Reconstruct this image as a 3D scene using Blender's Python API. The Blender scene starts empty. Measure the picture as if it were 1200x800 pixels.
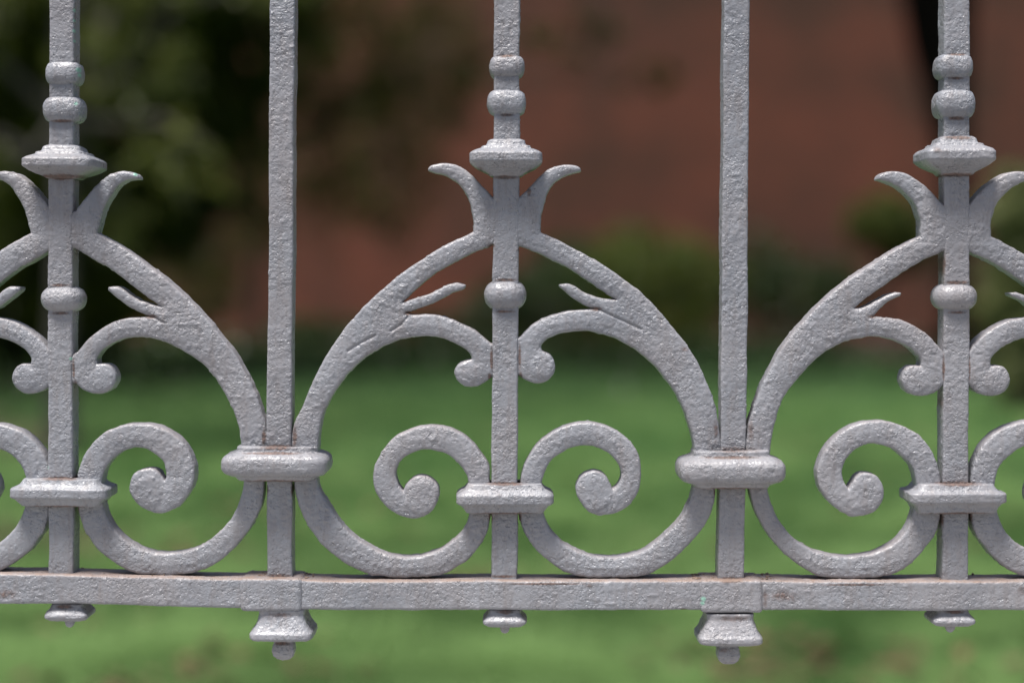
import bpy, math, random
import numpy as np
from mathutils import Vector

# ----------------------------------------------------------------------------
# scale of the place: the drawing unit of the ironwork ("u") is half a millimetre;
# u-coordinates run x to the right, y downwards, z out towards the street.
# ----------------------------------------------------------------------------
S = 0.0005
EYE = 0.75            # eye height above the lawn
UX, UY = 600.0, 330.0
DIST = 2016.0         # eye to the middle of the railing, in u
scene = bpy.context.scene
COL = scene.collection
rnd = random.Random(7)
rng = np.random.default_rng(11)

# ---------------------------------------------------------------- camera
cam_d = bpy.data.cameras.new('camera')
cam = bpy.data.objects.new('camera', cam_d)
COL.objects.link(cam)
cam.location = (0, -DIST * S, EYE)
cam.rotation_euler = (math.radians(90), 0, 0)
cam_d.sensor_width = 36
cam_d.lens = 60
cam_d.shift_y = -70 / 1200
cam_d.clip_start = 0.02
cam_d.clip_end = 2000
cam_d.dof.use_dof = True
cam_d.dof.focus_distance = (DIST - 16) * S
cam_d.dof.aperture_fstop = 2.7
scene.camera = cam

# ---------------------------------------------------------------- sky and sun
SUN_EL, SUN_AZ = math.radians(71), math.radians(216)   # azimuth from +Y, clockwise: high, over the viewer's left shoulder
world = bpy.data.worlds.new('World')
scene.world = world
world.use_nodes = True
wn = world.node_tree
wn.nodes.clear()
sky = wn.nodes.new('ShaderNodeTexSky')
sky.sky_type = 'NISHITA'
sky.sun_disc = False
sky.sun_elevation = SUN_EL
sky.sun_rotation = SUN_AZ
sky.air_density = 1.0
sky.dust_density = 4.0
sky.ozone_density = 1.0
bg = wn.nodes.new('ShaderNodeBackground')
bg.inputs[1].default_value = 0.05
wo = wn.nodes.new('ShaderNodeOutputWorld')
wn.links.new(sky.outputs[0], bg.inputs[0])
wn.links.new(bg.outputs[0], wo.inputs[0])

sun_d = bpy.data.lights.new('sun', 'SUN')
sun_d.energy = 2.8
sun_d.angle = math.radians(18)
sun_d.color = (1.0, 0.96, 0.92)
sun = bpy.data.objects.new('sun', sun_d)
COL.objects.link(sun)
sdir = Vector((math.sin(SUN_AZ) * math.cos(SUN_EL), math.cos(SUN_AZ) * math.cos(SUN_EL), math.sin(SUN_EL)))
sun.rotation_euler = sdir.to_track_quat('Z', 'Y').to_euler()

scene.view_settings.view_transform = 'Standard'
scene.view_settings.look = 'None'
scene.view_settings.gamma = 1
scene.view_settings.exposure = 1.13
scene.cycles.use_denoising = True
scene.cycles.max_bounces = 6

# ---------------------------------------------------------------- helpers
def tag(o, label=None, cat=None, group=None, kind=None):
    if label: o['label'] = label
    if cat: o['category'] = cat
    if group: o['group'] = group
    if kind: o['kind'] = kind
    return o

def empty(name, loc, parent=None):
    o = bpy.data.objects.new(name, None)
    COL.objects.link(o)
    o.empty_display_size = 0.05
    o.location = loc
    if parent: o.parent = parent
    return o

def np_mesh(name, V, F, smooth=True, attrs=None):
    """V (n,3) floats, F (m,k) ints, all faces with k corners"""
    me = bpy.data.meshes.new(name)
    V = np.ascontiguousarray(V, dtype=np.float32)
    F = np.ascontiguousarray(F, dtype=np.int32)
    m, k = F.shape
    me.vertices.add(len(V)); me.vertices.foreach_set('co', V.ravel())
    me.loops.add(m * k); me.loops.foreach_set('vertex_index', F.ravel())
    me.polygons.add(m)
    me.polygons.foreach_set('loop_start', np.arange(0, m * k, k, dtype=np.int32))
    me.polygons.foreach_set('use_smooth', np.full(m, smooth, dtype=bool))
    if attrs:
        for an, arr in attrs.items():
            if arr.ndim == 1:
                a = me.attributes.new(an, 'FLOAT', 'POINT')
                a.data.foreach_set('value', arr.astype(np.float32))
            else:
                a = me.attributes.new(an, 'FLOAT_COLOR', 'POINT')
                a.data.foreach_set('color', arr.astype(np.float32).ravel())
    me.update(calc_edges=True)
    me.validate()
    return me

def obj(name, me, mat=None, parent=None, loc=None):
    o = bpy.data.objects.new(name, me)
    COL.objects.link(o)
    if mat and not me.materials: me.materials.append(mat)
    if parent: o.parent = parent
    if loc: o.location = loc
    return o

def _hash(i, j, k, s):
    h = (i * 374761393 + j * 668265263 + k * 2147483647 + s * 974634777) & 0xFFFFFFFF
    h = ((h ^ (h >> 13)) * 1274126177) & 0xFFFFFFFF
    h = ((h ^ (h >> 16)) * 2246822519) & 0xFFFFFFFF
    return ((h ^ (h >> 15)) & 0xFFFF) / 32767.5 - 1.0

def vnoise(P, wl, seed=0):
    """smooth value noise, -1..1, wavelength wl"""
    p = P / wl
    f = np.floor(p).astype(np.int64)
    t = p - f
    t = t * t * t * (t * (t * 6 - 15) + 10)
    out = 0
    for a in (0, 1):
        wx = t[:, 0] if a else 1 - t[:, 0]
        for b in (0, 1):
            wy = t[:, 1] if b else 1 - t[:, 1]
            for c in (0, 1):
                wz = t[:, 2] if c else 1 - t[:, 2]
                out = out + wx * wy * wz * _hash(f[:, 0] + a, f[:, 1] + b, f[:, 2] + c, seed)
    return out

# ---------------------------------------------------------------- materials
def new_mat(name):
    m = bpy.data.materials.new(name)
    m.use_nodes = True
    nt = m.node_tree
    b = nt.nodes['Principled BSDF']
    return m, nt, b

def N(nt, t, **kw):
    n = nt.nodes.new(t)
    for k, v in kw.items(): setattr(n, k, v)
    return n

def noise_node(nt, coord, scale, detail=3, rough=0.5):
    n = N(nt, 'ShaderNodeTexNoise')
    n.inputs['Scale'].default_value = scale
    n.inputs['Detail'].default_value = detail
    n.inputs['Roughness'].default_value = rough
    nt.links.new(coord, n.inputs['Vector'])
    return n.outputs['Fac']

def ramp(nt, fac, stops):
    r = N(nt, 'ShaderNodeValToRGB')
    el = r.color_ramp.elements
    while len(el) < len(stops): el.new(0.5)
    for e, (p, c) in zip(el, stops):
        e.position = p
        e.color = (c, c, c, 1) if isinstance(c, (int, float)) else (*c, 1)
    nt.links.new(fac, r.inputs[0])
    return r.outputs[0]

def mixc(nt, fac, a, b):
    m = N(nt, 'ShaderNodeMix', data_type='RGBA')
    if isinstance(fac, float): m.inputs[0].default_value = fac
    else: nt.links.new(fac, m.inputs[0])
    for sock, v in ((m.inputs[6], a), (m.inputs[7], b)):
        if isinstance(v, tuple): sock.default_value = (*v, 1)
        else: nt.links.new(v, sock)
    return m.outputs[2]

def math_n(nt, op, a, b=None):
    m = N(nt, 'ShaderNodeMath', operation=op)
    for s, v in zip(m.inputs, (a, b)):
        if v is None: continue
        if isinstance(v, (int, float)): s.default_value = v
        else: nt.links.new(v, s)
    return m.outputs[0]

def paint_material():
    m, nt, b = new_mat('grey_enamel_on_cast_iron')
    geo = N(nt, 'ShaderNodeNewGeometry').outputs['Position']
    tone = noise_node(nt, geo, 28, 3)
    fine = noise_node(nt, geo, 260, 3, 0.6)
    base = ramp(nt, tone, [(0.3, (0.236, 0.248, 0.276)), (0.7, (0.312, 0.324, 0.354))])
    base = mixc(nt, math_n(nt, 'MULTIPLY', ramp(nt, fine, [(0.45, 0.0), (0.75, 1.0)]), 0.35), base, (0.27, 0.25, 0.255))
    warm = noise_node(nt, geo, 9, 3, 0.6)
    base = mixc(nt, math_n(nt, 'MULTIPLY', ramp(nt, warm, [(0.42, 0.0), (0.68, 1.0)]), 0.45), base, (0.315, 0.288, 0.29))
    # rust showing through at joints
    ra = N(nt, 'ShaderNodeAttribute', attribute_name='rust').outputs['Fac']
    rn = noise_node(nt, geo, 300, 6, 0.7)
    rm = math_n(nt, 'ADD', math_n(nt, 'MULTIPLY', ra, 1.0), math_n(nt, 'SUBTRACT', rn, 0.82))
    rmask = ramp(nt, rm, [(0.0, 0.0), (0.45, 1.0)])
    rcol = ramp(nt, noise_node(nt, geo, 700, 3), [(0.35, (0.035, 0.02, 0.014)), (0.65, (0.17, 0.085, 0.055))])
    base = mixc(nt, math_n(nt, 'MULTIPLY', rmask, 0.8), base, rcol)
    # old rain streaks
    mp = N(nt, 'ShaderNodeMapping')
    mp.inputs['Scale'].default_value = (1, 1, 0.16)
    nt.links.new(geo, mp.inputs[0])
    sk = ramp(nt, noise_node(nt, mp.outputs[0], 170, 4, 0.7), [(0.5, 0.0), (0.72, 1.0)])
    base = mixc(nt, math_n(nt, 'MULTIPLY', sk, 0.42), base, (0.20, 0.17, 0.16))
    # dust lying on ledges
    da = N(nt, 'ShaderNodeAttribute', attribute_name='dust').outputs['Fac']
    dn = noise_node(nt, geo, 150, 4, 0.7)
    dm = math_n(nt, 'MULTIPLY', da, ramp(nt, dn, [(0.3, 0.35), (0.65, 1.0)]))
    base = mixc(nt, dm, base, (0.27, 0.19, 0.15))
    # flecks of an older mint coat
    fa = N(nt, 'ShaderNodeAttribute', attribute_name='fleck').outputs['Fac']
    base = mixc(nt, math_n(nt, 'MULTIPLY', fa, 0.7), base, (0.25, 0.55, 0.42))
    nt.links.new(base, b.inputs['Base Color'])
    gl = noise_node(nt, geo, 75, 3, 0.6)
    rg = math_n(nt, 'ADD', math_n(nt, 'MULTIPLY', fine, 0.2), math_n(nt, 'ADD', math_n(nt, 'MULTIPLY', gl, 0.5), -0.03))
    rg = math_n(nt, 'ADD', rg, math_n(nt, 'MULTIPLY', math_n(nt, 'MAXIMUM', rmask, dm), 0.35))
    nt.links.new(rg, b.inputs['Roughness'])
    b.inputs['Specular IOR Level'].default_value = 0.5
    h1 = noise_node(nt, geo, 300, 3, 0.55)
    h2 = noise_node(nt, geo, 620, 3, 0.6)
    pits = ramp(nt, noise_node(nt, geo, 520, 2, 0.4), [(0.30, 0.0), (0.40, 1.0)])
    h = math_n(nt, 'ADD', math_n(nt, 'MULTIPLY', h1, 0.8), math_n(nt, 'MULTIPLY', h2, 0.55))
    h = math_n(nt, 'ADD', h, math_n(nt, 'MULTIPLY', pits, 0.3))
    calm = ramp(nt, noise_node(nt, geo, 60, 2), [(0.36, 0.3), (0.60, 1.0)])
    h = math_n(nt, 'MULTIPLY', math_n(nt, 'SUBTRACT', h, 0.95), calm)
    bp = N(nt, 'ShaderNodeBump')
    bp.inputs['Strength'].default_value = 1.0
    bp.inputs['Distance'].default_value = 0.0014
    nt.links.new(h, bp.inputs['Height'])
    nt.links.new(bp.outputs[0], b.inputs['Normal'])
    return m

def brick_material():
    m, nt, b = new_mat('red_brick')
    tc = N(nt, 'ShaderNodeTexCoord').outputs['Object']
    mp = N(nt, 'ShaderNodeMapping')
    mp.inputs['Rotation'].default_value = (math.radians(90), 0, 0)
    nt.links.new(tc, mp.inputs[0])
    br = N(nt, 'ShaderNodeTexBrick')
    nt.links.new(mp.outputs[0], br.inputs['Vector'])
    br.inputs['Scale'].default_value = 1
    br.inputs['Brick Width'].default_value = 0.235
    br.inputs['Row Height'].default_value = 0.075
    br.inputs['Mortar Size'].default_value = 0.008
    br.inputs['Color1'].default_value = (0.165, 0.045, 0.022, 1)
    br.inputs['Color2'].default_value = (0.115, 0.033, 0.018, 1)
    br.inputs['Mortar'].default_value = (0.095, 0.048, 0.032, 1)
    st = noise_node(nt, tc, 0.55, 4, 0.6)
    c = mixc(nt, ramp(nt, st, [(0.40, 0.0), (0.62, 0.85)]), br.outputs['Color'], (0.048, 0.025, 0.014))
    nt.links.new(c, b.inputs['Base Color'])
    b.inputs['Roughness'].default_value = 0.9
    bp = N(nt, 'ShaderNodeBump')
    bp.inputs['Distance'].default_value = 0.008
    bp.invert = True
    nt.links.new(br.outputs['Fac'], bp.inputs['Height'])
    nt.links.new(bp.outputs[0], b.inputs['Normal'])
    return m

def mottled(name, c1, c2, scale, rough=0.9, bump=0.0, detail=4, bscale=None):
    m, nt, b = new_mat(name)
    tc = N(nt, 'ShaderNodeNewGeometry').outputs['Position']
    f = noise_node(nt, tc, scale, detail, 0.6)
    nt.links.new(ramp(nt, f, [(0.35, c1), (0.65, c2)]), b.inputs['Base Color'])
    b.inputs['Roughness'].default_value = rough
    if bump:
        bp = N(nt, 'ShaderNodeBump')
        bp.inputs['Distance'].default_value = bump
        nt.links.new(noise_node(nt, tc, bscale or scale * 6, 4), bp.inputs['Height'])
        nt.links.new(bp.outputs[0], b.inputs['Normal'])
    return m

def leaf_material(name, c1, c2, rough=0.5, trans=0.3):
    m, nt, b = new_mat(name)
    a = N(nt, 'ShaderNodeAttribute', attribute_name='tint').outputs['Fac']
    col = ramp(nt, a, [(0.0, c1), (1.0, c2)])
    nt.links.new(col, b.inputs['Base Color'])
    b.inputs['Roughness'].default_value = rough
    tr = N(nt, 'ShaderNodeBsdfTranslucent')
    nt.links.new(col, tr.inputs[0])
    mx = N(nt, 'ShaderNodeMixShader')
    mx.inputs[0].default_value = trans
    out = nt.nodes['Material Output']
    nt.links.new(b.outputs[0], mx.inputs[1]); nt.links.new(tr.outputs[0], mx.inputs[2])
    nt.links.new(mx.outputs[0], out.inputs[0])
    return m

M_PAINT = paint_material()
M_BRICK = brick_material()
M_LAWN = mottled('lawn_turf', (0.022, 0.074, 0.010), (0.042, 0.104, 0.018), 2.6)
M_SOIL = mottled('bare_soil', (0.07, 0.042, 0.032), (0.15, 0.092, 0.072), 2.5, bump=0.02)
M_PAVE = mottled('asphalt', (0.045, 0.044, 0.043), (0.065, 0.064, 0.062), 3.0, bump=0.002)
M_COPE = mottled('limestone', (0.29, 0.285, 0.275), (0.37, 0.36, 0.345), 6.0, bump=0.002)
M_GRASS = leaf_material('grass_blades', (0.038, 0.105, 0.018), (0.235, 0.38, 0.13), 0.6, 0.5)
M_LITTER = leaf_material('dry_leaves', (0.06, 0.038, 0.018), (0.15, 0.10, 0.045), 0.8, 0.1)
M_DARKLEAF = leaf_material('dark_evergreen_leaf', (0.008, 0.020, 0.004), (0.042, 0.080, 0.012), 0.4, 0.25)
M_EVERG = leaf_material('evergreen_leaf', (0.022, 0.036, 0.004), (0.15, 0.175, 0.016), 0.4, 0.45)
M_SHRUB = leaf_material('shrub_leaf', (0.04, 0.07, 0.008), (0.14, 0.175, 0.022), 0.45, 0.4)
M_MIDLEAF = leaf_material('mid_green_leaf', (0.055, 0.075, 0.010), (0.18, 0.20, 0.04), 0.45, 0.35)
M_OLIVE = leaf_material('olive_leaf', (0.055, 0.055, 0.008), (0.15, 0.14, 0.022), 0.5, 0.35)
M_PALELEAF = leaf_material('pale_green_leaf', (0.10, 0.13, 0.04), (0.24, 0.26, 0.10), 0.45, 0.35)
M_BARKDARK = mottled('dark_bark', (0.003, 0.0025, 0.002), (0.009, 0.007, 0.006), 12, bump=0.02)
M_BARKDARK.node_tree.nodes['Principled BSDF'].inputs['Specular IOR Level'].default_value = 0.1
M_BARKPALE = mottled('pale_bark', (0.045, 0.038, 0.03), (0.11, 0.10, 0.085), 9, bump=0.01)
M_BARKMID = mottled('brown_bark', (0.05, 0.035, 0.025), (0.10, 0.075, 0.055), 12, bump=0.01)

# ---------------------------------------------------------------- the setting
def grid_sheet(name, x0, x1, y0, y1, nx, ny, zf, mat):
    xs = np.linspace(x0, x1, nx); ys = np.linspace(y0, y1, ny)
    X, Y = np.meshgrid(xs, ys)
    V = np.stack([X.ravel(), Y.ravel(), zf(X, Y).ravel()], 1)
    idx = np.arange(nx * ny).reshape(ny, nx)
    F = np.stack([idx[:-1, :-1], idx[:-1, 1:], idx[1:, 1:], idx[1:, :-1]], -1).reshape(-1, 4)
    o = obj(name, np_mesh(name, V, F), mat)
    return o

def box_mesh(name, x0, x1, y0, y1, z0, z1):
    V = [(x, y, z) for z in (z0, z1) for y in (y0, y1) for x in (x0, x1)]
    F = [(0, 2, 3, 1), (4, 5, 7, 6), (0, 1, 5, 4), (2, 6, 7, 3), (0, 4, 6, 2), (1, 3, 7, 5)]
    return np_mesh(name, np.array(V), np.array(F), smooth=False)

def bg_pt(x, y, d):
    """a place d metres away from the eye, seen over u-position (x, y) of the railing"""
    return Vector(((x - UX) / 2000 * d, d - DIST * S, EYE - (y - UY) / 2000 * d))

lawn = grid_sheet('lawn', -300, 300, 0.125, 500, 40, 60, lambda X, Y: 0 * X, M_LAWN)
tag(lawn, 'green garden lawn', kind='structure')
pave = grid_sheet('pavement', -60, 60, -40, -0.37, 12, 12, lambda X, Y: 0 * X - 0.35, M_PAVE)
tag(pave, kind='structure')

WALL_D = 22.5
def soil_bed():
    # bed of bare earth between lawn and wall; its edge swings nearer on the right
    xs = np.linspace(-14, 14, 80)
    pts = [(-14, 19.0), (-6, 19.5), (0, 19.4), (2.0, 19.2), (3.2, 17.5), (4.2, 15.2), (6, 14.5), (14, 14.0)]
    px, py = zip(*pts)
    front = np.interp(xs, px, py) + vnoise(np.stack([xs, xs * 0, xs * 0], 1), 1.3, 3) * 0.25
    V = []; F = []
    n = 14
    for i, x in enumerate(xs):
        for j in range(n):
            t = j / (n - 1)
            V.append((x, front[i] + (WALL_D - 0.9 - front[i]) * t, 0.006 + 0.05 * min(1, t * 6)))
    for i in range(len(xs) - 1):
        for j in range(n - 1):
            a = i * n + j
            F.append((a, a + n, a + n + 1, a + 1))
    o = obj('planting_bed', np_mesh('planting_bed', np.array(V), np.array(F)), M_SOIL)
    tag(o, kind='structure')
soil_bed()

def soil_patch(cx, cy, rx, ry, seed):
    n = 36
    V = [(cx, cy, 0.012)]
    for k in range(n):
        a = 2 * math.pi * k / n
        r = 1 + 0.25 * math.sin(3 * a + seed) + 0.12 * math.sin(7 * a + seed * 2)
        V.append((cx + rx * r * math.cos(a), cy + ry * r * math.sin(a), 0.005))
    F = [(0, 1 + k, 1 + (k + 1) % n) for k in range(n)]
    o = obj('soil_patch', np_mesh('soil_patch', np.array(V), np.array(F)), M_SOIL)
    tag(o, kind='structure')
p = bg_pt(-20, 640, 4.9); soil_patch(p.x, p.y, 0.28, 0.55, 1.0)
p = bg_pt(20, 520, 8.2); soil_patch(p.x - 0.6, p.y, 0.7, 1.3, 2.2)

# brick wall at the end of the garden
bw = empty('brick_wall', (0, WALL_D - DIST * S, 0))
obj('wall_face', box_mesh('wall_face', -30, 30, 0, 0.4, -0.2, 7.0), M_BRICK, bw)
obj('base_course', box_mesh('base_course', -30, 30, -0.06, 0.002, -0.2, 0.45), M_BRICK, bw)
obj('coping', box_mesh('coping', -30, 30, -0.08, 0.48, 7.002, 7.15), M_COPE, bw)
tag(bw, 'tall red brick wall closing off the end of the garden', 'wall')

# unseen low stone wall added under the railing, made deep to bounce light up
sp = empty('low_bounce_wall', (0, 0, 0))
obj('wall_body', box_mesh('wall_body', -6, 6, -0.38, 0.10, -0.40, 0.395), M_COPE, sp)
obj('coping', box_mesh('coping', -6, 6, -0.44, 0.125, 0.397, 0.47), M_COPE, sp)
tag(sp, 'unseen low pale stone wall added under the railing to bounce light up', 'wall')

# ---------------------------------------------------------------- plants
def tube_verts(path, radii, n=10, seed=0):
    V = []; F = []
    path = [Vector(q) for q in path]
    for i, q in enumerate(path):
        t = (path[min(i + 1, len(path) - 1)] - path[max(i - 1, 0)]).normalized()
        u = t.cross(Vector((0.31, 0.9, 0.17))).normalized(); v = t.cross(u)
        for k in range(n):
            a = 2 * math.pi * k / n
            rr = radii[i] * (1 + 0.08 * math.sin(3 * a + i * 0.7 + seed))
            V.append(q + u * (rr * math.cos(a)) + v * (rr * math.sin(a)))
    for i in range(len(path) - 1):
        for k in range(n):
            F.append((i * n + k, i * n + (k + 1) % n, (i + 1) * n + (k + 1) % n, (i + 1) * n + k))
    return [tuple(v) for v in V], F

def join_tubes(name, tubes):
    V = []; F = []
    for path, radii in tubes:
        v, f = tube_verts(path, radii, 8, len(V))
        o = len(V); V += v; F += [tuple(i + o for i in q) for q in f]
    return np_mesh(name, np.array(V), np.array(F))

def leaf_cloud(name, blobs, leaf, mat, seed):
    """blobs: (cx,cy,cz, rx,ry,rz, count); leaves are small folded blades, denser near the outside of each clump"""
    r = np.random.default_rng(seed)
    C = []; B = []
    for (cx, cy, cz, rx, ry, rz, n) in blobs:
        nc = max(4, n // 22)
        d = r.normal(size=(nc, 3)); d /= np.linalg.norm(d, axis=1)[:, None]
        rad = r.uniform(0.35, 1.08, nc) ** 0.6
        cl = d * rad[:, None] * np.array([rx, ry, rz])
        w = r.integers(0, nc, n)
        pts = cl[w] + r.normal(size=(n, 3)) * min(rx, ry, rz) * 0.13
        C.append(pts + np.array([cx, cy, cz]))
        B.append(np.clip(r.normal(0.45, 0.22, nc)[w] + r.normal(0, 0.18, n), 0, 1))
    C = np.concatenate(C); tint = np.concatenate(B)
    n = len(C)
    a = r.normal(size=(n, 3)); a[:, 2] -= 0.35; a /= np.linalg.norm(a, axis=1)[:, None]
    b = np.cross(a, r.normal(size=(n, 3))); b /= np.linalg.norm(b, axis=1)[:, None]
    c = np.cross(a, b)
    L = leaf * r.uniform(0.6, 1.3, n)[:, None]
    V = np.empty((n, 4, 3))
    V[:, 0] = C - a * L * 0.5
    V[:, 1] = C + b * L * 0.28 + c * L * 0.08
    V[:, 2] = C + a * L * 0.5
    V[:, 3] = C - b * L * 0.28 + c * L * 0.08
    base = np.arange(n)[:, None] * 4
    F = np.concatenate([base + [0, 1, 2], base + [0, 2, 3]], 1).reshape(-1, 3)
    return np_mesh(name, V.reshape(-1, 3), F, False, {'tint': np.repeat(tint, 4)}), C

def branches_to(root, top, targets, r0, r):
    tubes = []
    root, top = Vector(root), Vector(top)
    trunk = [root.lerp(top, t) + Vector((r.uniform(-1, 1), r.uniform(-1, 1), 0)) * r0 * 0.5 * (0 < t < 1) for t in (0, .2, .4, .6, .8, 1)]
    return trunk, [r0 * f for f in (1.25, 1.0, .92, .84, .74, .6)]

def plant(name, label, cat, root, top, r0, bark, blobs, leaf, mat, seed, group=None, fork=None, trunk_r=None):
    r = random.Random(seed)
    root = Vector(root)
    e = empty(name, root)
    tr, rad = branches_to((0, 0, 0), Vector(top) - root, None, r0, r)
    if trunk_r: rad = [r0 * f for f in trunk_r]
    obj('trunk', join_tubes('trunk', [(tr, rad)]), bark, e)
    limbs = []
    for bl in blobs:
        c = Vector(bl[:3]) - root
        s = tr[-1] if c.z > tr[-1].z else tr[3]
        mid = s.lerp(c, 0.5) + Vector((r.uniform(-.1, .1), r.uniform(-.1, .1), r.uniform(0, .15))) * (c - s).length
        limbs.append(([s, s.lerp(mid, .5), mid, mid.lerp(c, .5), c], [r0 * .55, r0 * .45, r0 * .36, r0 * .25, r0 * .12]))
        for k in range(3):
            q = c + Vector((r.uniform(-1, 1) * bl[3], r.uniform(-1, 1) * bl[4], r.uniform(-.3, 1) * bl[5])) * 0.8
            limbs.append(([mid, mid.lerp(q, .5) + Vector((0, 0, .05)), q], [r0 * .3, r0 * .2, r0 * .07]))
    obj('limbs', join_tubes('limbs', limbs), bark, e)
    lb = [(b[0] - root.x, b[1] - root.y, b[2] - root.z, *b[3:]) for b in blobs]
    me, C = leaf_cloud('foliage', lb, leaf, mat, seed)
    obj('crown', me, mat, e)
    tag(e, label, cat, group)
    return e

def blob(x, y, d, wx, wy, n, depth=None):
    """clump over u-position (x,y) at distance d, half sizes wx, wy in u"""
    q = bg_pt(x, y, d); k = d / 2000
    return (q.x, q.y, q.z, wx * k, (depth or wx * k), wy * k, n)

def ground(x, d):
    q = bg_pt(x, 0, d)
    return (q.x, q.y, -0.03)

# --- hedge shrubs before the wall, middle of the picture
plant('shrub', 'rounded olive-green shrub against the brick wall behind the railing centre', 'shrub', ground(760, 20.6), bg_pt(760, 370, 20.6), 0.05, M_BARKMID,
      [blob(760, 322, 20.6, 75, 52, 5200), blob(700, 335, 20.8, 60, 45, 3200), blob(815, 330, 20.5, 48, 50, 3000), blob(745, 375, 20.4, 100, 28, 3000)], 0.075, M_SHRUB, 21, 'shrubs along the brick wall')
plant('shrub', 'dark low shrub left of the olive-green shrub, behind the central post', 'shrub', ground(640, 20.3), bg_pt(640, 380, 20.3), 0.05, M_BARKMID,
      [blob(640, 350, 20.3, 62, 44, 4200), blob(590, 365, 20.2, 50, 32, 2600), blob(665, 318, 20.9, 45, 38, 2600)], 0.07, M_DARKLEAF, 22, 'shrubs along the brick wall')
plant('shrub', 'low dark shrub at the wall foot between the left plain bar and the central post', 'shrub', ground(450, 20.2), bg_pt(450, 392, 20.2), 0.03, M_BARKMID,
      [blob(400, 390, 20.2, 60, 16, 1500), blob(470, 386, 20.4, 60, 20, 1700), blob(530, 384, 20.3, 45, 22, 1500), blob(350, 388, 20.1, 40, 18, 1200)], 0.07, M_DARKLEAF, 26, 'shrubs along the brick wall')
plant('shrub', 'dark spreading shrub just right of the second plain bar', 'shrub', ground(930, 20.8), bg_pt(930, 380, 20.8), 0.05, M_BARKMID,
      [blob(930, 350, 20.8, 62, 46, 3600), blob(895, 322, 21.0, 40, 45, 2000), blob(980, 345, 20.7, 40, 40, 2000)], 0.07, M_DARKLEAF, 23, 'shrubs along the brick wall')
plant('shrub', 'small dark green bushy shrub seen left of the right-hand post', 'shrub', ground(1035, 20.0), bg_pt(1035, 330, 20.0), 0.05, M_BARKMID,
      [blob(1040, 262, 20.0, 46, 36, 3400), blob(1062, 290, 20.1, 30, 36, 1800)], 0.07, M_SHRUB, 24, 'shrubs along the brick wall')
plant('shrub', 'pale loose green shrub at the far right edge', 'shrub', ground(1205, 10), bg_pt(1205, 420, 10), 0.03, M_BARKMID,
      [blob(1195, 260, 10, 42, 60, 2600), blob(1185, 350, 10, 38, 60, 2600), blob(1215, 430, 10.2, 40, 50, 2000), blob(1180, 440, 9.8, 20, 30, 600)], 0.06, M_PALELEAF, 25)
def over(x, d, z, r, n):
    """unseen crown clump added to shade the lawn, d metres off, z metres up"""
    return (x, d - DIST * S, z, r, r, r * 0.35, n)
# --- dark forked tree behind the right-hand post
def dark_tree():
    d = 17.0
    root = Vector(ground(1121, d))
    e = empty('garden_tree', root)
    P = lambda x, y, dd=0: bg_pt(x, y, d + dd) - root
    k = d / 2000
    tubes = [([Vector((0, 0, 0)), P(1121, 330), P(1121, 220), P(1118, 150), P(1112, 90)], [19 * k, 16 * k, 16 * k, 20 * k, 24 * k])]
    obj('trunk', join_tubes('trunk', tubes), M_BARKDARK, e)
    limbs = [([P(1116, 190), P(1108, 110), P(1098, 50), P(1088, -20), P(1056, -140), P(1020, -260)], [18 * k, 24 * k, 30 * k, 32 * k, 19 * k, 8 * k]),
             ([P(1120, 150), P(1124, 60), P(1128, -20), P(1150, -150), P(1180, -270)], [14 * k, 15 * k, 15 * k, 12 * k, 7 * k])]
    obj('limbs', join_tubes('limbs', limbs), M_BARKDARK, e)
    bl = []
    for x, y, w in ((1020, -260, 150), (1180, -280, 160), (1090, -380, 200), (920, -330, 150), (1290, -330, 150)):
        b = blob(x, y, d, w, w * .6, 2600, 1.2); bl.append((b[0] - root.x, b[1] - root.y, b[2] - root.z, *b[3:]))
    for b in (over(1.9, 11.4, 4.8, 1.4, 2000), over(3.6, 12.4, 4.8, 1.5, 2400), over(2.2, 13.8, 5.0, 1.6, 3000), over(4.2, 14.6, 5.2, 1.6, 3000), over(2.8, 16.2, 5.4, 1.5, 2600)):  # extra unseen clumps, added to shade the far lawn
        bl.append((b[0] - root.x, b[1] - root.y, b[2] - root.z, *b[3:]))
    me, _ = leaf_cloud('foliage', bl, 0.12, M_DARKLEAF, 31)
    obj('crown', me, M_DARKLEAF, e)
    tag(e, 'forked tree with a near-black trunk behind the right-hand post', 'tree')
dark_tree()
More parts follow.
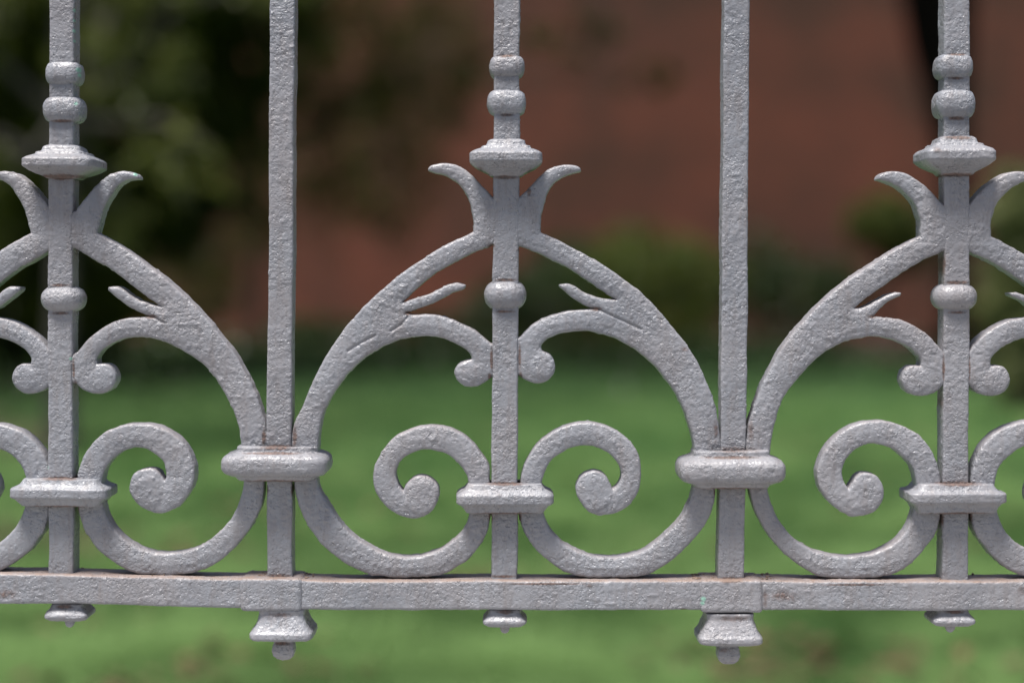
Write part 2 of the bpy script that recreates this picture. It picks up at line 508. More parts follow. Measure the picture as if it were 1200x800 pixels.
# --- trees at the left
plant('garden_tree', 'slim tree with a pale trunk at the left edge behind the railing', 'tree', ground(74, 7.5), bg_pt(72, -120, 7.5), 0.055, M_BARKPALE,
      [blob(150, 80, 7.5, 85, 60, 700), blob(210, 185, 7.3, 70, 45, 420), blob(150, -40, 7.6, 130, 60, 1400), blob(-40, 20, 7.4, 60, 60, 900),
       blob(130, 260, 7.6, 40, 50, 260), blob(-30, 230, 7.2, 40, 90, 700), blob(300, -50, 7.8, 120, 55, 800)], 0.055, M_MIDLEAF, 41)
plant('garden_tree', 'dense black-green evergreen filling the upper left background', 'tree', ground(20, 13), bg_pt(20, 60, 13), 0.09, M_BARKDARK,
      [blob(0, 60, 13, 120, 130, 9000), blob(60, 200, 13, 90, 90, 5600), blob(-40, 330, 13, 100, 90, 6000), blob(150, 30, 13.3, 130, 90, 7000), blob(60, -120, 13, 200, 120, 6500), blob(90, 350, 13.2, 70, 70, 3600), blob(190, 230, 13.2, 60, 80, 1200), blob(250, -60, 13.2, 150, 70, 4000), blob(230, 110, 13.4, 90, 70, 1800), blob(270, 190, 13.5, 70, 70, 700), blob(320, 60, 13.6, 70, 70, 900), blob(170, 250, 13.0, 60, 50, 900),
       over(-3.2, 8.6, 4.0, 1.5, 2600), over(-1.5, 9.6, 4.3, 1.6, 2600), over(-3.6, 11, 4.6, 1.7, 3000), over(-1.2, 12, 4.8, 1.6, 3000), over(0.6, 10.8, 4.7, 1.4, 2000), over(0.4, 14, 5.2, 1.6, 3000)], 0.12, M_EVERG, 42)  # the spreading clumps here are unseen, added to shade the lawn below
plant('garden_tree', 'thin olive-leaved tree with brick showing through between the left and central posts', 'tree', ground(300, 16), bg_pt(310, 20, 16), 0.05, M_BARKMID,
      [blob(390, 60, 16, 100, 90, 2300), blob(300, 40, 16, 110, 90, 2000), blob(430, 190, 16, 100, 100, 2500), blob(500, 70, 16, 80, 90, 1600), blob(250, 230, 16, 90, 110, 2200),
       blob(200, 340, 16, 90, 50, 1500), blob(330, -120, 16, 200, 90, 3600), blob(560, -170, 16, 220, 90, 3600), blob(800, -190, 16.4, 200, 80, 1600), blob(350, -290, 13.5, 260, 80, 4000), blob(620, -300, 13.5, 260, 80, 4500), blob(880, -320, 14, 220, 80, 1200), blob(680, 45, 16.3, 60, 26, 330), blob(765, 90, 16.3, 50, 20, 240)], 0.08, M_OLIVE, 43)  # clumps high above the view are added to shade wall and far lawn

# ---------------------------------------------------------------- grass and fallen leaves
def grass():
    r = np.random.default_rng(5)
    n = 120000
    d = 2.6 / (1 - r.uniform(0, 1 - 2.6 / 11.0, n))      # thins with distance
    x = r.uniform(-0.42, 0.42, n) * d
    P = np.stack([x, d - DIST * S, 0 * x], 1)
    pat = vnoise(P, 0.34, 19) * 0.5 + vnoise(P, 0.14, 10) * 0.5
    keep = r.uniform(-1.1, 1, n) < pat + 0.55
    P, pat = P[keep], pat[keep]; n = len(P)
    h = r.uniform(0.025, 0.06, n) * (1 + 0.4 * pat)
    az = r.uniform(0, 2 * np.pi, n); lean = r.uniform(0.8, 2.6, n)
    w = r.uniform(0.002, 0.004, n) * (0.7 + P[:, 1] * 0.12)
    side = np.stack([-np.sin(az), np.cos(az), 0 * az], 1)
    dirv = np.stack([np.cos(az) * lean, np.sin(az) * lean, np.ones(n)], 1)
    V = np.empty((n, 5, 3))
    V[:, 0] = P - side * w[:, None]; V[:, 1] = P + side * w[:, None]
    mid = P + dirv * (h * 0.55)[:, None]
    V[:, 2] = mid - side * w[:, None] * .7; V[:, 3] = mid + side * w[:, None] * .7
    V[:, 4] = P + dirv * h[:, None] * np.array([1.3, 1.3, 0.75])
    b = np.arange(n)[:, None] * 5
    F = np.concatenate([b + [0, 1, 3], b + [0, 3, 2], b + [2, 3, 4]], 1).reshape(-1, 3)
    tint = np.clip(0.27 + 0.42 * np.clip((5.5 - P[:, 1]) / 3.5, 0, 1) + pat * 1.1 + r.normal(0, 0.12, n), 0, 1)  # lighter near the viewer: falloff of light put into the blade colour
    o = obj('grass', np_mesh('grass', V.reshape(-1, 3), F, False, {'tint': np.repeat(tint, 5)}), M_GRASS)
    tag(o, 'short green lawn grass below the railing', kind='stuff')
    # dry leaves caught in the grass
    m = 1500
    d = 2.7 / (1 - r.uniform(0, 1 - 2.7 / 9.0, 14000))
    x = r.uniform(-0.4, 0.4, 14000) * d
    Q = np.stack([x, d - DIST * S, 0 * x], 1)
    q = vnoise(Q, 0.45, 77)
    Q = Q[(q > 0.2) & (r.uniform(0, 1, len(q)) < 0.06 + 0.16 * q)][:m]; m = len(Q)
    Q[:, 2] = r.uniform(0.02, 0.05, m)
    a = r.uniform(0, 6.28, m); L = r.uniform(0.015, 0.035, m)[:, None]
    u = np.stack([np.cos(a), np.sin(a), r.uniform(-.4, .4, m)], 1); v = np.stack([-np.sin(a), np.cos(a), r.uniform(-.4, .4, m)], 1)
    V = np.stack([Q - u * L, Q + v * L * .55 + [0, 0, .004], Q + u * L, Q - v * L * .55 + [0, 0, .004]], 1)
    b = np.arange(m)[:, None] * 4
    F = np.concatenate([b + [0, 1, 2], b + [0, 2, 3]], 1).reshape(-1, 3)
    o = obj('fallen_leaves', np_mesh('fallen_leaves', V.reshape(-1, 3), F, False, {'tint': np.repeat(r.uniform(0, 1, m), 4)}), M_LITTER)
    tag(o, 'brown fallen leaves scattered in the grass', kind='stuff')
grass()

def lawn_shade_leaves():
    """low dark leaves added as shade on the far lawn, thinning towards the viewer"""
    r = np.random.default_rng(15)
    n = 60000
    d = r.uniform(10.5, 20.5, n); x = r.uniform(-0.42, 0.42, n) * d
    P = np.stack([x, d - DIST * S, 0 * x], 1)
    dens = np.clip((d - 11.0) / 9.0, 0, 1) ** 1.6 + 0.35 * np.clip((-x / d - 0.16) * 8, 0, 1)  # denser far off and at left, where shade darkens the lawn
    dens = dens * (0.6 + 0.6 * vnoise(P, 1.1, 91))
    u = x / d * 2000
    dens = dens * (1 - 0.9 * np.clip(1 - np.abs(u - 440) / 75, 0, 1) ** 0.5 * (d > 13.5))
    P = P[r.uniform(0, 1, n) < dens]; n = len(P)
    P[:, 2] = r.uniform(0.02, 0.12, n)
    a = r.normal(size=(n, 3)) * (1, 1, 0.5); a /= np.linalg.norm(a, axis=1)[:, None]
    b = np.cross(a, r.normal(size=(n, 3))); b /= np.linalg.norm(b, axis=1)[:, None]
    L = r.uniform(0.05, 0.11, n)[:, None]
    V = np.stack([P - a * L * .5, P + b * L * .35, P + a * L * .5, P - b * L * .35], 1)
    k = np.arange(n)[:, None] * 4
    F = np.concatenate([k + [0, 1, 2], k + [0, 2, 3]], 1).reshape(-1, 3)
    o = obj('lawn_shade_leaves', np_mesh('lawn_shade_leaves', V.reshape(-1, 3), F, False, {'tint': np.repeat(r.uniform(0, 0.9, n), 4)}), M_DARKLEAF)
    tag(o, 'dark leaves standing in for shade over the far end of the lawn', kind='stuff')
lawn_shade_leaves()

# ---------------------------------------------------------------- the ironwork
RUST = [  # (x, y, half width, half height): brown bleeding out of joints
    (576, 288, 6, 3), (478, 367, 7, 3), (803, 409, 5, 4), (176, 371, 9, 3), (1022, 371, 6, 3), (699, 362, 8, 3), (574, 442, 3, 6), (610, 441, 3, 6), (88, 448, 4, 6),
    (326, 523, 22, 3), (309, 512, 3, 12), (345, 512, 3, 14), (860, 526, 34, 5), (839, 505, 4, 18), (880, 505, 5, 20), (312, 574, 3, 8), (343, 574, 3, 8), (839, 578, 3, 8), (876, 580, 3, 8),
    (592, 566, 26, 2), (575, 606, 3, 8), (609, 606, 3, 8), (1122, 566, 30, 3), (1066, 571, 8, 5), (1104, 608, 3, 10), (1138, 606, 3, 8), (72, 560, 26, 2), (90, 598, 3, 7),
    (593, 66, 12, 2.5), (593, 135, 12, 2), (1121, 64, 13, 2), (1121, 92, 12, 2), (1121, 139, 13, 2.5), (1121, 162, 20, 3), (1092, 178, 7, 5), (72, 209, 16, 3), (72, 142, 14, 2),
    (592, 208, 18, 2.5), (620, 224, 3, 6), (576, 228, 3, 4), (592, 328, 16, 2), (592, 365, 14, 2), (71, 334, 15, 2), (71, 367, 13, 2), (1122, 331, 17, 2.5), (1122, 366, 14, 2),
    (576, 422, 2, 16), (609, 418, 2, 18), (1106, 432, 2, 18), (86, 432, 2, 16),
    (323, 562, 46, 2.2), (857, 571, 46, 2.2), (591, 600, 44, 2), (1120, 600, 44, 2.2), (71, 592, 44, 2), (323, 529, 40, 1.8), (857, 534, 42, 2), (562, 199, 7, 4), (623, 201, 7, 4), (72, 207, 34, 3), (1121, 205, 26, 3), (915, 696, 22, 9), (895, 700, 4, 14), (8, 694, 18, 8), (858, 722, 26, 5), (330, 718, 22, 4), (800, 713, 5, 3), (690, 684, 7, 4), (1200, 690, 14, 8), (640, 682, 60, 1.5), (1000, 683, 50, 1.5),
    (592, 716, 12, 3), (1118, 716, 12, 3), (76, 710, 12, 3), (848, 762, 8, 4), (330, 754, 10, 3), (846, 18, 4, 5), (1106, 310, 3, 14), (1104, 470, 2, 12), (609, 292, 4, 4), (590, 675, 18, 2), (327, 674, 18, 2.5), (857, 678, 20, 3)]
FLECK = [(87, 12, 1.6), (87, 24, 1.6), (86.5, 36, 1.6), (87, 48, 1.5), (92, 82, 2.6), (93, 88, 2.0), (90, 122, 1.8), (823, 699, 2.6), (822, 704, 2.0), (158, 204, 2.2), (55, 548, 1.6), (83, 420, 1.6)]

def to_world(P):
    return np.stack([(P[:, 0] - UX) * S, -P[:, 2] * S, EYE - (P[:, 1] - UY) * S], 1)

def lumps(P, Nn, seed, amp=1.0):
    rough = np.clip(0.55 + 0.9 * vnoise(P, 60, seed + 4), 0.15, 1.3)
    d = 0.45 * vnoise(P, 23, seed) + rough * (0.26 * vnoise(P, 9.5, seed + 1) + 0.32 * vnoise(P, 4.0, seed + 2))
    bl = vnoise(P, 5.0, seed + 3)
    d = d + 2.2 * np.clip(bl - 0.62, 0, 1) - 1.6 * np.clip(-bl - 0.62, 0, 1)
    return P + Nn * (amp * d)[:, None]

def wear_attrs(P, Nn, dusty=0.0):
    rust = np.zeros(len(P)); fl = np.zeros(len(P))
    for (x, y, rx, ry) in RUST:
        q = ((P[:, 0] - x) / rx) ** 2 + ((P[:, 1] - y) / ry) ** 2
        m = q < 6
        rust[m] = np.maximum(rust[m], np.exp(-q[m]) * (1.0 if min(rx, ry) <= 3.5 else 0.68))
    for (x, y, r) in FLECK:
        q = ((P[:, 0] - x) ** 2 + (P[:, 1] - y) ** 2) / (r * r)
        fl = np.maximum(fl, np.clip(1.6 - q, 0, 1) * (P[:, 2] > 6))
    dust = dusty * np.clip((-Nn[:, 1] - 0.35) * 2.2, 0, 1)
    return {'rust': rust, 'fleck': fl, 'dust': dust}

def grid_normals(G, wrap=True):
    du = (np.roll(G, -1, 1) - np.roll(G, 1, 1))
    dv = np.empty_like(G)
    dv[1:-1] = G[2:] - G[:-2]; dv[0] = G[1] - G[0]; dv[-1] = G[-1] - G[-2]
    n = np.cross(du, dv)
    l = np.linalg.norm(n, axis=2, keepdims=True)
    return n / np.maximum(l, 1e-9)

def tube_grid(name, rings, seed, amp, dusty=0.0, cap=True):
    """rings (m, n, 3) in u; closes both ends"""
    G = rings
    m, n, _ = G.shape
    Nn = grid_normals(G)
    # make normals point outwards
    c = G.mean(1, keepdims=True)
    if np.sum((G - c) * Nn) < 0: Nn = -Nn
    P = G.reshape(-1, 3); Q = Nn.reshape(-1, 3)
    at = wear_attrs(P, Q, dusty)
    D = lumps(P, Q, seed, amp)
    idx = np.arange(m * n).reshape(m, n)
    a = idx[:-1]; b = np.roll(idx, -1, 1)[:-1]; c2 = np.roll(idx, -1, 1)[1:]; d = idx[1:]
    F = np.stack([a, b, c2, d], -1).reshape(-1, 4)
    V = D
    if cap:
        V = np.concatenate([D, D[:n].mean(0)[None], D[-n:].mean(0)[None]])
        for k in at: at[k] = np.concatenate([at[k], [0, 0]])
        i = np.arange(n)
        c0 = np.full(n, m * n)
        F = np.concatenate([F, np.stack([c0, i, (i + 1) % n, c0], 1)[:, :4]]) if False else F
    me = np_mesh(name, to_world(D if not cap else V), F, True, at)
    return me

def resample(pts, step):
    pts = np.array(pts, float)
    seg = np.linalg.norm(np.diff(pts[:, :2], axis=0), axis=1)
    s = np.concatenate([[0], np.cumsum(seg)])
    n = max(2, int(s[-1] / step) + 1)
    t = np.linspace(0, s[-1], n)
    return np.stack([np.interp(t, s, pts[:, k]) for k in range(pts.shape[1])], 1)

def smooth1(a, k):
    b = a.copy()
    for _ in range(k):
        b[1:-1] = 0.25 * b[:-2] + 0.5 * b[1:-1] + 0.25 * b[2:]
    return b

def section(n, p):
    """closed superellipse outline, evenly spaced, half size 1"""
    t = np.linspace(0, 2 * np.pi, 2000, endpoint=False)
    x = np.sign(np.cos(t)) * np.abs(np.cos(t)) ** (2 / p); z = np.sign(np.sin(t)) * np.abs(np.sin(t)) ** (2 / p)
    P = np.stack([x, z], 1); P = np.vstack([P, P[:1]])
    s = np.concatenate([[0], np.cumsum(np.linalg.norm(np.diff(P, axis=0), axis=1))])
    q = np.linspace(0, s[-1], n, endpoint=False)
    return np.interp(q, s, P[:, 0]), np.interp(q, s, P[:, 1])

def turned(name, cx, prof, seed, p=7, amp=1.0, step=1.2, dk=1.0, smooth=2, zc=0.0, dusty=0.0, lean=0.0, tilt=0.0):
    """square-plan turned block. prof: (y, half width) from top to bottom; starts and ends at a small half width"""
    r = resample(prof, step)
    r[:, 1] = smooth1(r[:, 1], smooth)
    y, w = r[:, 0], r[:, 1]
    n = int(min(150, max(40, 8 * w.max() / 1.6)))
    sx, sz = section(n, p)
    y0 = y.mean()
    X = cx + lean * (y - y0)[:, None] + w[:, None] * sx
    Z = zc + w[:, None] * sz * dk
    Y = np.repeat(y[:, None], n, 1) + tilt * (X - cx)
    return tube_grid(name, np.stack([X, Y, Z], 2), seed, amp, dusty)

def bar_mesh(name, cxs, hw, hd, y0, y1, seed, p=13, ytop=-1500):
    """square bar; cxs: list of (y, centre x)"""
    ys = np.concatenate([np.arange(ytop, y0, 60), np.arange(y0, y1 + .1, 1.4)])
    yy, xx = zip(*cxs)
    cx = np.interp(ys, yy, xx)
    n = 84
    sx, sz = section(n, p)
    P0 = np.stack([ys, 0 * ys, 0 * ys], 1)
    wob = 0.7 * vnoise(P0, 70, seed + 50)
    wv = hw + 0.35 * vnoise(P0, 40, seed + 60)
    X = (cx + wob)[:, None] + wv[:, None] * sx
    Z = 0 * X + hd * sz
    Y = np.repeat(ys[:, None], n, 1)
    return tube_grid(name, np.stack([X, Y, Z], 2), seed, 0.9)

# ---- flat cast pieces: outline -> rounded slab by surface nets
def spline(pts, step=2.5):
    P = np.array(pts, float)
    if len(P) < 3: return P
    out = []
    E = np.vstack([2 * P[0] - P[1], P, 2 * P[-1] - P[-2]])
    for i in range(1, len(E) - 2):
        p0, p1, p2, p3 = E[i - 1], E[i], E[i + 1], E[i + 2]
        n = max(2, int(np.linalg.norm(p2 - p1) / step))
        t = np.linspace(0, 1, n, endpoint=False)[:, None]
        out.append(0.5 * ((2 * p1) + (-p0 + p2) * t + (2 * p0 - 5 * p1 + 4 * p2 - p3) * t ** 2 + (-p0 + 3 * p1 - 3 * p2 + p3) * t ** 3))
    out.append(P[-1:])
    return np.vstack(out)

def outline(segs):
    return np.vstack([spline(s)[:-1] if np.allclose(s[-1], segs[(i + 1) % len(segs)][0]) else spline(s) for i, s in enumerate(segs)])

def sdf_poly(poly, X, Y):
    """signed distance, negative inside"""
    px, py = X.ravel(), Y.ravel()
    d2 = np.full(px.shape, 1e12); inside = np.zeros(px.shape, bool)
    A = poly; B = np.roll(poly, -1, 0)
    for (ax, ay), (bx, by) in zip(A, B):
        ex, ey = bx - ax, by - ay
        l = ex * ex + ey * ey
        if l < 1e-9: continue
        wx, wy = px - ax, py - ay
        t = np.clip((wx * ex + wy * ey) / l, 0, 1)
        qx, qy = wx - t * ex, wy - t * ey
        np.minimum(d2, qx * qx + qy * qy, out=d2)
        if ay != by:
            c = ((ay > py) != (by > py)) & (px < ex * (py - ay) / (by - ay) + ax)
            inside ^= c
    d = np.sqrt(d2)
    return np.where(inside, -d, d).reshape(X.shape)

def surface_nets(f, org, h):
    s = f < 0
    nx, ny, nz = f.shape
    cnt = np.zeros((nx - 1, ny - 1, nz - 1), np.int16)
    acc = np.zeros((nx - 1, ny - 1, nz - 1, 3), np.float32)
    cor = [(a, b, c) for a in (0, 1) for b in (0, 1) for c in (0, 1)]
    def sl(o): return tuple(slice(o[k], f.shape[k] - 1 + o[k]) for k in range(3))
    for o in cor:
        for ax in range(3):
            if o[ax]: continue
            o2 = list(o); o2[ax] = 1
            f0, f1 = f[sl(o)], f[sl(o2)]
            x = (f0 < 0) != (f1 < 0)
            t = np.zeros_like(f0)
            t[x] = f0[x] / (f0[x] - f1[x])
            cnt += x
            for k in range(3):
                acc[..., k] += np.where(x, o[k] + (t if k == ax else 0), 0)
    act = cnt > 0
    vid = np.full(act.shape, -1, np.int64)
    vid[act] = np.arange(act.sum())
    ijk = np.argwhere(act)
    V = (ijk + acc[act] / cnt[act][:, None]) * h + np.array(org)
    F = []
    for ax in range(3):
        a0 = [slice(None)] * 3; a1 = [slice(None)] * 3
        a0[ax] = slice(0, -1); a1[ax] = slice(1, None)
        x = s[tuple(a0)] != s[tuple(a1)]
        e = np.argwhere(x)
        b, c = (ax + 1) % 3, (ax + 2) % 3
        ok = (e[:, b] > 0) & (e[:, c] > 0) & (e[:, b] < f.shape[b] - 1) & (e[:, c] < f.shape[c] - 1)
        e = e[ok]
        flip = s[tuple(e.T)]
        def at(db, dc):
            q = e.copy(); q[:, b] += db; q[:, c] += dc
            return vid[tuple(q.T)]
        q = np.stack([at(-1, -1), at(0, -1), at(0, 0), at(-1, 0)], 1)
        q[~flip] = q[~flip][:, ::-1]
        F.append(q)
    return V, np.concatenate(F)

def slab(name, polys, hz, seed, eyes=(), rnd_r=3.3, h=1.08, grooves=(), zc=0.0, amp=1.0):
    polys = [np.asarray(p) for p in polys]
    allp = np.vstack(polys)
    lo = allp.min(0) - 5; hi = allp.max(0) + 5
    xs = np.arange(lo[0], hi[0], h); ys = np.arange(lo[1], hi[1], h)
    X, Y = np.meshgrid(xs, ys, indexing='ij')
    d = None
    for p in polys:
        q = sdf_poly(p, X, Y)
        d = q if d is None else np.minimum(d, q)
    PP = np.stack([X.ravel(), Y.ravel(), 0 * X.ravel()], 1)
    d = d + (0.6 * vnoise(PP, 16, seed + 7) + 0.35 * vnoise(PP, 6, seed + 8)).reshape(d.shape) * 0.8
    zs = np.arange(-hz - 4, hz + 4.01, h)
    # hand-filed faces: the slab swells a little along its middle
    hz2 = hz - 1.6 + np.clip(-d, 0, 12) / 12 * 1.6
    for (ex, ey, er) in eyes:
        t = np.clip((er - np.hypot(X - ex, Y - ey)) / 4.0, 0, 1)
        hz2 = hz2 + 0.7 * t * t * (3 - 2 * t)
    for g in grooves:
        g = spline(g, 2)
        gd = np.full(d.shape, 99.0)
        for a, b in zip(g[:-1], g[1:]):
            e = b - a; l = e @ e
            t = np.clip(((X - a[0]) * e[0] + (Y - a[1]) * e[1]) / l, 0, 1)
            gd = np.minimum(gd, np.hypot(X - a[0] - t * e[0], Y - a[1] - t * e[1]))
        hz2 = hz2 - 1.8 * np.exp(-(gd / 1.3) ** 2)
    w = np.abs(zs)[None, None, :] - hz2[..., None] + rnd_r
    q = (d + rnd_r)[..., None] + 0 * w
    f = np.minimum(np.maximum(q, w), 0) + np.sqrt(np.maximum(q, 0) ** 2 + np.maximum(w, 0) ** 2) - rnd_r
    V, F = surface_nets(f.astype(np.float32), (xs[0], ys[0], zs[0]), h)
    # normals from faces
    fn = np.cross(V[F[:, 2]] - V[F[:, 0]], V[F[:, 3]] - V[F[:, 1]])
    Nn = np.zeros_like(V)
    for k in range(4): np.add.at(Nn, F[:, k], fn)
    Nn /= np.maximum(np.linalg.norm(Nn, axis=1, keepdims=True), 1e-9)
    V[:, 2] += zc
    # handedness: u-space is mirrored on its way to the world twice (y down, z to the street), outward stays outward
    at = wear_attrs(V, Nn, 0.25)
    D = lumps(V, Nn, seed, amp)
    return np_mesh(name, to_world(D), F, True, at)

railing = empty('iron_railing', (0, 0, EYE - (715 - UY) * S))
tag(railing, 'grey painted cast-iron railing with pointed arches, scrolls and square posts', 'railing')
R_INV = railing.location.copy()
def part(name, me, parent=railing, mat=M_PAINT):
    o = bpy.data.objects.new(name, me)
    COL.objects.link(o)
    if not me.materials: me.materials.append(mat)
    o.parent = parent
    if parent is railing: o.location = -R_INV
    return o

# --- bottom rail, slightly bowed, with square bosses where the plain bars pass through
def rail_y(x): return np.interp(x, [-700, 0, 180, 400, 2000], [680, 689.5, 693, 697.5, 698.5])
def rail():
    xs = np.concatenate([np.arange(-1250, -30, 12), np.arange(-30, 1230, 1.5), np.arange(1230, 2450, 12)])
    n = 120
    sy, sz = section(n, 14)
    P0 = np.stack([xs, 0 * xs, 0 * xs], 1)
    yc = rail_y(xs) - 2.0 + 0.7 * vnoise(P0, 80, 300)
    hh = 17.2 + 0.4 * vnoise(P0, 50, 301)
    Y = yc[:, None] + hh[:, None] * sy
    Z = 26.0 * sz + 0 * Y
    X = np.repeat(xs[:, None], n, 1)
    return tube_grid('bottom_rail', np.stack([X, Y, Z], 2), 310, 1.0, dusty=0.9)
o_rail = part('bottom_rail', rail())

def boss(cx, seed):
    cy = float(rail_y(cx)) - 2.0 + 0.6
    n = 120
    xs = np.concatenate([np.linspace(-35.5, -31, 4), np.arange(-29.5, 30, 1.5), np.linspace(31, 35.5, 4)]) + cx
    k = np.array([19.2] * len(xs)); kz = np.array([29.5] * len(xs))
    e = np.array([0.90, 0.96, 0.985, 0.995]); k[:4] *= e; k[-4:] *= e[::-1]; kz[:4] *= e; kz[-4:] *= e[::-1]
    sy, sz = section(n, 14)
    Y = cy + k[:, None] * sy; Z = kz[:, None] * sz; X = np.repeat(xs[:, None], n, 1)
    return tube_grid('boss', np.stack([X, Y, Z], 2), seed, 1.0, dusty=0.9)
part('boss', boss(319, 330), o_rail)
part('boss', boss(856, 331), o_rail)

# --- plain square bars: collar, hanging drop
def cushion(cx, y0, y1, hw_mid, hw_end, seed, name='collar', **kw):
    H = y1 - y0; e = hw_end; b = hw_mid - e
    prof = [(y0 - 1, e - 14), (y0 - .5, e - .5), (y0, e), (y0 + H * .12, e + .5), (y0 + H * .15, e + b * .12), (y0 + H * .19, e + b * .38), (y0 + H * .24, e + b * .68), (y0 + H * .30, e + b * .86),
            (y0 + H * .37, e + b * .96), (y0 + H * .45, hw_mid), (y0 + H * .60, hw_mid), (y0 + H * .68, e + b * .97), (y0 + H * .76, e + b * .87), (y0 + H * .82, e + b * .68), (y0 + H * .86, e + b * .42),
            (y0 + H * .89, e + b * .12), (y0 + H * .97, e), (y1, e - 2), (y1 + .5, e - 16)]
    return turned(name, cx, prof, seed, smooth=1, **kw)

def drop(cx, y0, seed, hw_top=27, hw=37, zk=1.0):
    prof = [(y0 - 3, 6), (y0 - 2.5, hw_top), (y0 + 4, hw_top - .5), (y0 + 9, hw_top + 1), (y0 + 15, hw_top + 3.5), (y0 + 21, hw - 3), (y0 + 24.5, hw), (y0 + 30, hw + .3), (y0 + 32, hw - 2), (y0 + 34, hw - 9), (y0 + 35.5, 15),
            (y0 + 36, 11.5), (y0 + 39, 11), (y0 + 42, 12.5), (y0 + 49, 13.5), (y0 + 55, 12), (y0 + 59, 8), (y0 + 61, 3), (y0 + 61.4, 0.05)]
    return turned('drop', cx, prof, seed, p=7, amp=1.1, smooth=0)

BARS = [(331, 327, 327.5, 14.8), (863.5, 860.5, 857, 15.2)]
def plain_bar(i, xt, xm, xb, hw):
    b = part('bar', bar_mesh('bar', [(-1500, xt + (xt - xm) * 3), (0, xt), (500, xm), (700, xb)], hw, 16, -30, 690, 400 + i * 10))
    return b
b1 = plain_bar(0, *BARS[0]); b2 = plain_bar(1, *BARS[1])
part('collar', cushion(323, 523, 562, 62.5, 45, 420, dk=0.72, p=6, tilt=0.008), b1)
part('collar', cushion(857, 528, 571, 62.5, 44, 421, dk=0.72, p=6, tilt=-0.004), b2)
part('drop', drop(330.5, 715, 430), b1)
part('drop', drop(855, 720, 431, hw_top=28, hw=37.5), b2)

# --- posts with rings, capital, knop, collar and nut
def ring(cx, y0, y1, hw, seed, neck=14):
    ym = (y0 + y1) / 2; hh = (y1 - y0) / 2
    prof = [(y0 - .5, neck - 4)]
    for t in np.linspace(-0.985, 0.985, 17):
        prof.append((ym + hh * t, neck + (hw - neck) * (1 - abs(t) ** 2.2) ** (1 / 2.2)))
    prof.append((y1 + .5, neck - 4))
    return turned('ring', cx, prof, seed, p=3.8, amp=0.9, smooth=1)

def knop(cx, y0, y1, hw, seed):
    ym = (y0 + y1) / 2; hh = (y1 - y0) / 2
    prof = [(y0 - .5, 10)]
    for t in np.linspace(-0.985, 0.985, 21):
        prof.append((ym + hh * t, 9 + (hw - 9) * (1 - abs(t) ** 2.15) ** (1 / 2.15)))
    prof.append((y1 + .5, 10))
    return turned('knop', cx, prof, seed, p=2.7, amp=0.7, smooth=1)

def capital(cx, y0, yw, y1, hw, seed, lean=0.0, tilt=0.0):
    a = yw - y0; b = y1 - yw
    prof = [(y0 - .5, 10), (y0, 18), (y0 + a * .1, 21.5), (y0 + a * .34, 23.5), (y0 + a * .40, 28.5), (y0 + a * .52, 29.5), (y0 + a * .60, 34), (y0 + a * .70, 38.5), (yw - a * .2, hw - .8), (yw - a * .15, hw),
            (yw + b * .25, hw), (yw + b * .32, hw - 1.5), (yw + b * .5, hw - 6), (yw + b * .66, hw - 12), (yw + b * .84, hw - 20), (y1, 18), (y1 + .5, 10)]
    return turned('capital', cx, prof, seed, p=10, amp=0.8, smooth=0, tilt=tilt)

def post_collar(cx, y0, yw, y1, seed, hw=57, tilt=0.0):
    prof = [(y0 - 1, 20), (y0 - .5, 43), (y0 + 2, 44.5), (y0 + 6, 47.5), (y0 + 9, hw - 4), (yw - 7, hw - 1.2), (yw - 5.5, hw), (yw + 3, hw), (yw + 4.5, hw - 1.5), (yw + 6, hw - 5), (yw + 10, hw - 8.5), (y1 - 2, hw - 10.5), (y1, hw - 12), (y1 + .5, 20)]
    return turned('collar', cx, prof, seed, p=9, amp=0.8, dk=0.62, smooth=0, tilt=tilt)

def nut(cx, y0, seed, hw=26):
    prof = [(y0 - 3, 12), (y0 - 2, 18), (y0 + 3, 19.5), (y0 + 8, hw - 2), (y0 + 10, hw), (y0 + 14, hw), (y0 + 18, hw - 6), (y0 + 19, 9), (y0 + 20, 5.5), (y0 + 24, 5.2), (y0 + 27, 3.5), (y0 + 28.5, 1), (y0 + 28.7, 0.05)]
    return turned('nut', cx, prof, seed, p=7, amp=1.1, smooth=1)

POSTS = [
    dict(cx=[(-1500, 78), (0, 72.5), (330, 69.5), (690, 71.5)], hw=14.6, rings=[(72.5, 72, 99, 21), (72.3, 113, 143, 23.5)], cap=(72, 170, 191, 209, 42), knop=(71, 335, 366, 25.5), collar=(71.5, 561, 578, 592), nut=(78, 709), tilt=0.012),
    dict(cx=[(-1500, 601), (0, 594.5), (330, 592.5), (690, 591.5)], hw=15.3, rings=[(594, 65, 90, 21), (593.5, 105, 134, 23)], cap=(593, 163, 184, 206, 42.3), knop=(592, 328.5, 363, 25), collar=(591.5, 567, 585, 600), nut=(591.5, 716), tilt=0.0),
    dict(cx=[(-1500, 1126), (0, 1121.5), (330, 1122), (690, 1119.5)], hw=15.2, rings=[(1120.5, 63, 91, 21.5), (1121, 105, 138, 23.5)], cap=(1122, 160, 182, 205, 41), knop=(1121.5, 332, 364, 26), collar=(1120, 567, 583, 600), nut=(1117, 715), tilt=-0.004),
]
for i, q in enumerate(POSTS):
    s = 500 + i * 40
    po = part('post', bar_mesh('post', q['cx'], q['hw'], 16, -30, 690, s))
    if i == 1: post_c = po
    for j, r_ in enumerate(q['rings']): part('ring', ring(*r_, s + 3 + j), po)
    part('capital', capital(*q['cap'], s + 6, tilt=q['tilt']), po)
    part('knop', knop(*q['knop'], s + 8), po)
    part('collar', post_collar(*q['collar'], s + 10, tilt=q['tilt']), po)
    part('nut', nut(*q['nut'], s + 12), po)

